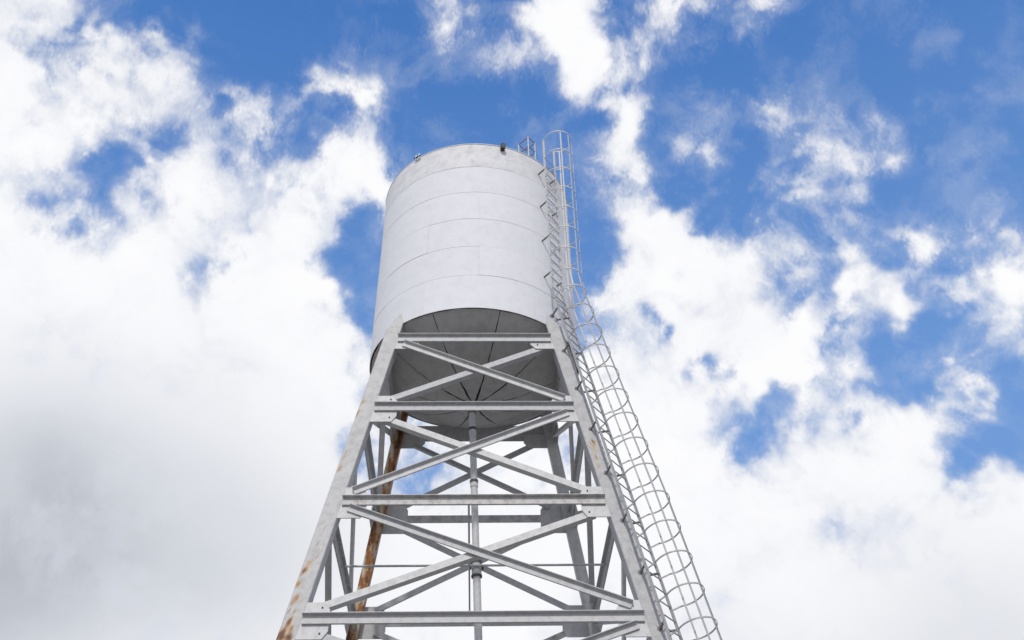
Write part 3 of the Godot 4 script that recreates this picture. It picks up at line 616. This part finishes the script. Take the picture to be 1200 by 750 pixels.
# ---------------------------------------------------------------- the tank
func make_tank() -> void:
	var t := thing("water_tank", "big white cylindrical steel water tank with thin plate seams standing on the tower", "water tank")
	# the tank leans a touch to the right
	var pivot := Vector3(0, TANK_BOTTOM, 0)
	t.transform = Transform3D(Basis.IDENTITY, Vector3(0, EYE, 0)) * Transform3D(Basis.IDENTITY, pivot) * Transform3D(Basis(Vector3.BACK, -0.0105), Vector3.ZERO) * Transform3D(Basis.IDENTITY, -pivot)
	var h := TANK_BOTTOM
	var starts := [-27.0, 2.0, -27.0, 2.0, -27.0, -39.5]
	var pitch := [60.0, 60.0, 60.0, 60.0, 60.0, 41.0]
	var rng := RandomNumberGenerator.new(); rng.seed = 8
	for i in COURSES.size():
		var top: float = h + COURSES[i]
		var n := int(roundf(360.0 / pitch[i]))
		for j in n:
			var a0 := deg_to_rad(starts[i] + 360.0 / n * j)
			var a1 := a0 + TAU / n
			var m: Material = [mats.shell, mats.shell_b][rng.randi() % 2]
			if i == 5:
				m = mats.shell_c
			shell_plate(t, a0, a1, h, top, m, rng.randf_range(-0.003, 0.003), Vector3(rng.randf_range(0.0004, 0.0016), rng.randf_range(0.002, 0.006), rng.randf_range(0.002, 0.007)))
		h = top
	# the wall behind the seams
	var st := begin()
	lathe(st, [[shell_r(TANK_BOTTOM) - 0.022, TANK_BOTTOM + 0.02], [shell_r(h) - 0.022, h - 0.01]], 96, true)
	build(st, "seam_backing", mats.seam, t)
	# rim angle and roof
	st = begin()
	lathe(st, [[shell_r(h) - 0.03, h], [shell_r(h) + 0.008, h], [shell_r(h) + 0.012, h + 0.012], [shell_r(h) + 0.008, h + 0.022], [shell_r(h) - 0.03, h + 0.024]], 96, true)
	build(st, "rim", mats.shell_b, t)
	st = begin()
	lathe(st, [[shell_r(h) - 0.03, h + 0.012], [0.3, h + 0.20], [0.0, h + 0.22]], 72, true)
	build(st, "roof", mats.shell_c, t)
	# conical floor of ten plates, open joints between them
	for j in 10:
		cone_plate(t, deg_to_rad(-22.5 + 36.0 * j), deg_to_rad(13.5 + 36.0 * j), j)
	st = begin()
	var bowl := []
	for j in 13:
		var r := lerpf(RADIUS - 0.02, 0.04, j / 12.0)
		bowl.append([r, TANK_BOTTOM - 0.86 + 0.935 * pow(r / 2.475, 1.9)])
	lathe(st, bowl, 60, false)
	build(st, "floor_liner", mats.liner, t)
	st = begin()
	tube(st, Vector3(0, TANK_BOTTOM - 0.80, 0), Vector3(-0.05, 14.34, 0), 0.10, 16, 0.085)
	build(st, "outlet", mats.cone, t)

func lathe(st: SurfaceTool, profile: Array, sides: int, outwards: bool) -> void:
	for k in profile.size() - 1:
		var p = profile[k]
		var q = profile[k + 1]
		for i in sides:
			var a := TAU * i / sides
			var b := TAU * (i + 1) / sides
			var slope := Vector2(q[1] - p[1], -(q[0] - p[0])).normalized()
			if (slope.x < 0 and outwards) or (absf(slope.x) < 0.001 and slope.y < 0 and outwards):
				slope = -slope
			if not outwards and slope.y > 0:
				slope = -slope
			var na := Vector3(sin(a) * slope.x, slope.y, cos(a) * slope.x)
			var nb := Vector3(sin(b) * slope.x, slope.y, cos(b) * slope.x)
			quad_n(st, [around(a, p[0], p[1]), around(b, p[0], p[1]), around(b, q[0], q[1]), around(a, q[0], q[1])], [na, nb, nb, na])

func shell_r(h: float) -> float:
	return RADIUS + 0.028 - 0.068 * (h - TANK_BOTTOM) / 5.41

func shell_plate(t: Node3D, a0: float, a1: float, h0: float, h1: float, m: Material, proud: float, joint: Vector3) -> void:
	a0 += joint.x / RADIUS; a1 -= joint.x / RADIUS; h0 += joint.y; h1 -= joint.z
	var roll := 0.016      # the edges roll in towards the joint
	var cols := [a0, a0 + roll / RADIUS]
	var n := int(ceilf((a1 - a0) / deg_to_rad(3.0)))
	for i in range(1, n):
		cols.append(lerpf(a0, a1, float(i) / n))
	cols.append(a1 - roll / RADIUS); cols.append(a1)
	var rows := [h0, h0 + roll, lerpf(h0, h1, 0.5), h1 - roll, h1]
	var st := begin()
	var pts := []
	var nrm := []
	for j in rows.size():
		for i in cols.size():
			var edge_h: float = 1.0 if j == 0 or j == rows.size() - 1 else 0.0
			var edge_a: float = 1.0 if i == 0 or i == cols.size() - 1 else 0.0
			pts.append(around(cols[i], shell_r(rows[j]) + proud - 0.006 * maxf(edge_h, edge_a), rows[j]))
			var d := around(cols[i], 1.0, 0.0)
			nrm.append(d)
	var w := cols.size()
	for j in rows.size() - 1:
		for i in w - 1:
			var a := j * w + i
			quad_n(st, [pts[a], pts[a + 1], pts[a + w + 1], pts[a + w]], [nrm[a], nrm[a + 1], nrm[a + w + 1], nrm[a + w]])
	# the plate's thickness
	for i in w - 1:
		for e in [[0, rows[0], -1.0], [(rows.size() - 1) * w, rows[rows.size() - 1], 1.0]]:
			quad(st, pts[e[0] + i], pts[e[0] + i + 1], around(cols[i + 1], shell_r(e[1]) - 0.02, e[1]), around(cols[i], shell_r(e[1]) - 0.02, e[1]), Vector3(0, e[2], 0))
	for e in [[0, -1.0], [w - 1, 1.0]]:
		var ang: float = cols[e[0]]
		quad(st, pts[e[0]], pts[(rows.size() - 1) * w + e[0]], around(ang, shell_r(h1) - 0.02, h1), around(ang, shell_r(h0) - 0.02, h0), Vector3(cos(ang), 0, -sin(ang)) * e[1])
	build(st, "shell_plate", m, t)

func cone_plate(t: Node3D, a0: float, a1: float, idx: int) -> void:
	var rng := RandomNumberGenerator.new(); rng.seed = 300 + idx
	var st := begin()
	var steps := 26
	var cols := 8
	var r0 := 0.10
	var r1 := 2.475
	var grid := []
	for j in steps + 1:
		var f := float(j) / steps
		var r := lerpf(r0, r1, f)
		var h := TANK_BOTTOM - 0.92 + 0.935 * pow(r / r1, 1.9)
		# joints are ragged, wider near the middle where the paint has broken away
		var wide := 0.009 + 0.016 * pow(1.0 - f, 2.0)
		var ga := (wide * rng.randf_range(0.5, 1.5)) / r
		var gb := (wide * rng.randf_range(0.5, 1.5)) / r
		var row := []
		for i in cols + 1:
			var rr := r
			if j == steps:
				rr += rng.randf_range(-0.012, 0.02)
			row.append(around(lerpf(a0 + ga, a1 - gb, float(i) / cols), rr, h))
		grid.append(row)
	for j in steps:
		for i in cols:
			var p := [grid[j][i], grid[j][i + 1], grid[j + 1][i + 1], grid[j + 1][i]]
			var ns := []
			for v in p:
				var d := Vector3(v.x, 0, v.z).normalized()
				ns.append((d * 0.727 * pow(Vector2(v.x, v.z).length() / r1, 0.9) + Vector3.DOWN).normalized())
			quad_n(st, p, ns)
			if j > 0 and j < steps:
				pass
	# edges with thickness
	for j in steps:
		for i in [0, cols]:
			var n: Vector3 = (grid[j][0] - grid[j][cols]).normalized() * (1.0 if i == 0 else -1.0)
			quad(st, grid[j][i], grid[j + 1][i], grid[j + 1][i] + Vector3(0, 0.012, 0), grid[j][i] + Vector3(0, 0.012, 0), n)
	build(st, "floor_plate", mats.cone, t)

# ---------------------------------------------------------------- the pipe down the middle
func pipe_at(h: float) -> Vector3:
	return Vector3(-0.055 + (14.2 - h) * 0.026, h, 0)

func make_pipe() -> void:
	var t := thing("drain_pipe", "slim grey vertical pipe with dark collars running down the middle of the tower", "pipe")
	var st := begin()
	tube(st, pipe_at(14.24), pipe_at(10.4), 0.076, 20)
	build(st, "pipe_section", mats.pipe, t)
	st = begin()
	tube(st, pipe_at(10.4), pipe_at(4.6), 0.082, 20)
	build(st, "pipe_section", mats.pipe, t)
	st = begin()
	tube(st, pipe_at(4.6), pipe_at(-EYE), 0.082, 20)
	build(st, "pipe_section", mats.pipe, t)
	st = begin()
	tube(st, pipe_at(14.37), pipe_at(14.23), 0.09, 20)
	build(st, "collar", mats.collar, t)
	for h in [13.79, 12.40]:
		st = begin()
		tube(st, pipe_at(h + 0.035), pipe_at(h - 0.035), 0.094, 20)
		build(st, "collar", mats.collar, t)
		st = begin()
		tube(st, pipe_at(h - 0.035), pipe_at(h - 0.14), 0.088, 20)
		build(st, "sleeve", mats.pipe, t)
	st = begin()
	tube(st, pipe_at(10.55), pipe_at(10.30), 0.092, 20)
	tube(st, pipe_at(10.30), pipe_at(10.13), 0.106, 20)
	build(st, "sleeve", mats.gusset, t)
	for h in [10.44, 10.115]:
		st = begin()
		tube(st, pipe_at(h + 0.02), pipe_at(h - 0.02), 0.118, 20)
		build(st, "collar", mats.collar, t)
	for sg in [-1, 1]:
		st = begin()
		tube(st, pipe_at(10.3) + Vector3(sg * 0.11, 0.0, 0.04), pipe_at(10.3) + Vector3(sg * 0.15, 0.0, 0.04), 0.05, 8)
		build(st, "clamp_lug", mats.collar, t)

# ---------------------------------------------------------------- the caged ladder
const LADDER_BEND := 16.35
const LADDER_TOP := 21.55

func ladder_at(h: float) -> Vector3:
	# the foot part leans with the corner leg, the upper part stands upright against the tank
	var r := 2.70
	var upright := around(LADDER_AZIMUTH, r, h)
	if h >= LADDER_BEND:
		return upright
	var down := LADDER_BEND - h
	return upright + Vector3(down * 0.1684, 0, down * 0.1767)

func ladder_axis(h: float) -> Vector3:
	return Vector3.UP if h >= LADDER_BEND else Vector3(-0.17906, 1, -0.17906).normalized()

func ladder_out(h: float) -> Vector3:
	var n := Vector3(sin(LADDER_FACING), 0, cos(LADDER_FACING))
	var a := ladder_axis(h)
	return (n - a * n.dot(a)).normalized()

func ladder_side(h: float) -> Vector3:
	return Vector3(cos(LADDER_FACING), 0, -sin(LADDER_FACING))

func cage_point(h: float, ang: float) -> Vector3:
	# ang 0 is straight out; the hoop is a circle that opens at the rails
	var r := 0.36
	return ladder_at(h) + ladder_out(h) * (0.29 + 0.13 * clampf((16.0 - h) / 6.0, 0.0, 1.0) + r * cos(ang)) + ladder_side(h) * (r * sin(ang))

func make_ladder() -> void:
	var t := thing("caged_ladder", "pale steel ladder with safety cage hoops climbing the right leg and tank side", "ladder")
	var foot := -EYE + 0.02
	var wide := 0.245
	for sg in [-1.0, 1.0]:
		for run in [[foot, LADDER_BEND], [LADDER_BEND, LADDER_TOP - 0.14]]:
			var st := begin()
			var pts := []; var xs := []; var ys := []
			for h in run:
				var hh: float = h + 0.01 if run[0] > 0.0 else h - 0.01
				pts.append(ladder_at(h) + ladder_side(h) * (sg * wide))
				xs.append(ladder_out(hh) * 0.028)
				ys.append(ladder_side(h) * 0.007)
			sweep(st, pts, xs, ys)
			build(st, "rail", mats.galv if run[0] < 0.0 else mats.white_bar, t)
	var h := foot + 0.3
	while h < 20.9:
		var st := begin()
		tube(st, ladder_at(h) - ladder_side(h) * wide, ladder_at(h) + ladder_side(h) * wide, 0.013, 6)
		build(st, "rung", mats.galv if h < LADDER_BEND else mats.white_bar, t)
		h += 0.29
	# hoops
	h = 1.22
	var open := 2.25
	while h < LADDER_TOP + 0.05:
		var st := begin()
		var pts := []; var xs := []; var ys := []
		var base := ladder_at(h)
		pts.append(base - ladder_side(h) * (wide + 0.008)); xs.append(ladder_side(h) * -0.005); ys.append(ladder_axis(h) * 0.015)
		for i in 25:
			var ang := -open + 2.0 * open * i / 24.0
			pts.append(cage_point(h, ang))
			var out := (ladder_out(h) * cos(ang) + ladder_side(h) * sin(ang)).normalized()
			xs.append(out * 0.005); ys.append(ladder_axis(h) * 0.015)
		pts.append(base + ladder_side(h) * (wide + 0.008)); xs.append(ladder_side(h) * 0.005); ys.append(ladder_axis(h) * 0.015)
		sweep(st, pts, xs, ys)
		build(st, "cage_hoop", mats.galv if h < LADDER_BEND - 1.0 else mats.white_bar, t)
		h += 0.672
	var last := h - 0.672
	# upright straps of the cage
	for ang in [-0.82, -0.15, 0.65, 2.05]:
		for run in [[1.22, 10.0, LADDER_BEND - 0.35], [LADDER_BEND - 0.35, LADDER_BEND + 0.25, last]]:
			var st := begin()
			var pts := []; var xs := []; var ys := []
			for hh in run:
				var out: Vector3 = ladder_out(hh) * cos(ang) + ladder_side(hh) * sin(ang)
				pts.append(cage_point(hh, ang) - out * 0.009)
				xs.append(out.normalized() * 0.004)
				ys.append((ladder_side(hh) * cos(ang) - ladder_out(hh) * sin(ang)).normalized() * 0.017)
			sweep(st, pts, xs, ys)
			build(st, "cage_strap", mats.galv if run[0] < 5.0 else mats.white_bar, t)
	# brackets that hold the ladder off the leg and the tank
	h = 0.6
	while h < 20.6:
		for sg in [-1.0, 1.0]:
			var a: Vector3 = ladder_at(h) + ladder_side(h) * (sg * wide)
			var b: Vector3
			if h > LADDER_BEND - 0.4:
				b = Vector3(a.x, 0, a.z).normalized() * (shell_r(h) - 0.01)
				b.y = h - 0.02
			elif sg < 0:
				b = Vector3(half(h) - 0.12, h - 0.03, half(h) - 0.003)
			else:
				b = Vector3(half(h) - 0.003, h - 0.03, half(h) - 0.14)
			var st := begin()
			tube(st, a, b, 0.023, 6)
			tube(st, b + (a - b).normalized() * -0.004, b + (a - b).normalized() * 0.014, 0.055, 10)
			build(st, "bracket", mats.bracket, t)
		h += 1.16

# ---------------------------------------------------------------- on the roof
func make_railing() -> void:
	var t := thing("roof_railing", "small dark three-bar guard railing on the tank roof beside the ladder head", "railing")
	var foot := 20.86
	var posts := [Vector2(1.18, 1.40), Vector2(1.42, 1.67), Vector2(1.61, 1.46), Vector2(1.37, 1.19)]
	for i in posts.size():
		var p: Vector2 = posts[i]
		var st := begin()
		tube(st, Vector3(p.x, foot, p.y), Vector3(p.x, 21.96, p.y), 0.018, 8)
		build(st, "post", mats.white_bar if i < 3 else mats.rail, t)
		var q: Vector2 = posts[(i + 1) % posts.size()]
		for hh in [21.25, 21.6, 21.95]:
			st = begin()
			tube(st, Vector3(p.x, hh, p.y), Vector3(q.x, hh, q.y), 0.016, 8)
			build(st, "bar", mats.rail, t)

func make_small_things() -> void:
	# floodlight on the rim
	var f := thing("floodlight", "little black floodlight clamped to the front rim of the tank", "floodlight")
	var c := around(0.265, RADIUS + 0.01, 20.72) + Vector3(0.05, 0, 0)
	var out := around(0.265, 1.0, 0.0)
	var aside := Vector3(cos(0.265), 0, -sin(0.265))
	var st := begin()
	extrude(st, rect(-0.055, 0.055, -0.085, 0.075, 0.012), c - out * 0.02, c + out * 0.08, aside, (Vector3.UP + out * 0.2).normalized())
	build(st, "housing", mats.dark, f)
	st = begin()
	extrude(st, rect(-0.045, 0.045, -0.062, 0.055, 0.008), c + out * 0.081, c + out * 0.088, aside, (Vector3.UP + out * 0.2).normalized())
	build(st, "lens", mats.collar, f)
	st = begin()
	tube(st, c - out * 0.02, c - out * 0.10 + Vector3(0, -0.01, 0), 0.02, 8)
	build(st, "arm", mats.dark, f)

	# lifting lug on the left of the rim
	var l := thing("lifting_lug", "small white lug with a dark pin on the left rim of the tank", "lug")
	var ang := -0.655
	c = around(ang, RADIUS - 0.03, 20.79) + Vector3(0.055, 0.02, 0)
	out = around(ang, 1.0, 0.0)
	aside = Vector3(cos(ang), 0, -sin(ang))
	for sg in [-1.0, 1.0]:
		st = begin()
		extrude(st, PackedVector2Array([Vector2(0, -0.08), Vector2(0.05, -0.06), Vector2(0.065, 0.05), Vector2(0.04, 0.11), Vector2(0, 0.09)]), c + aside * (sg * 0.05 - 0.012), c + aside * (sg * 0.05 + 0.012), out, Vector3.UP)
		build(st, "cheek", mats.shell, l)
	st = begin()
	tube(st, c + out * 0.05 - aside * 0.10, c + out * 0.05 + aside * 0.10, 0.018, 8)
	build(st, "pin", mats.dark, l)
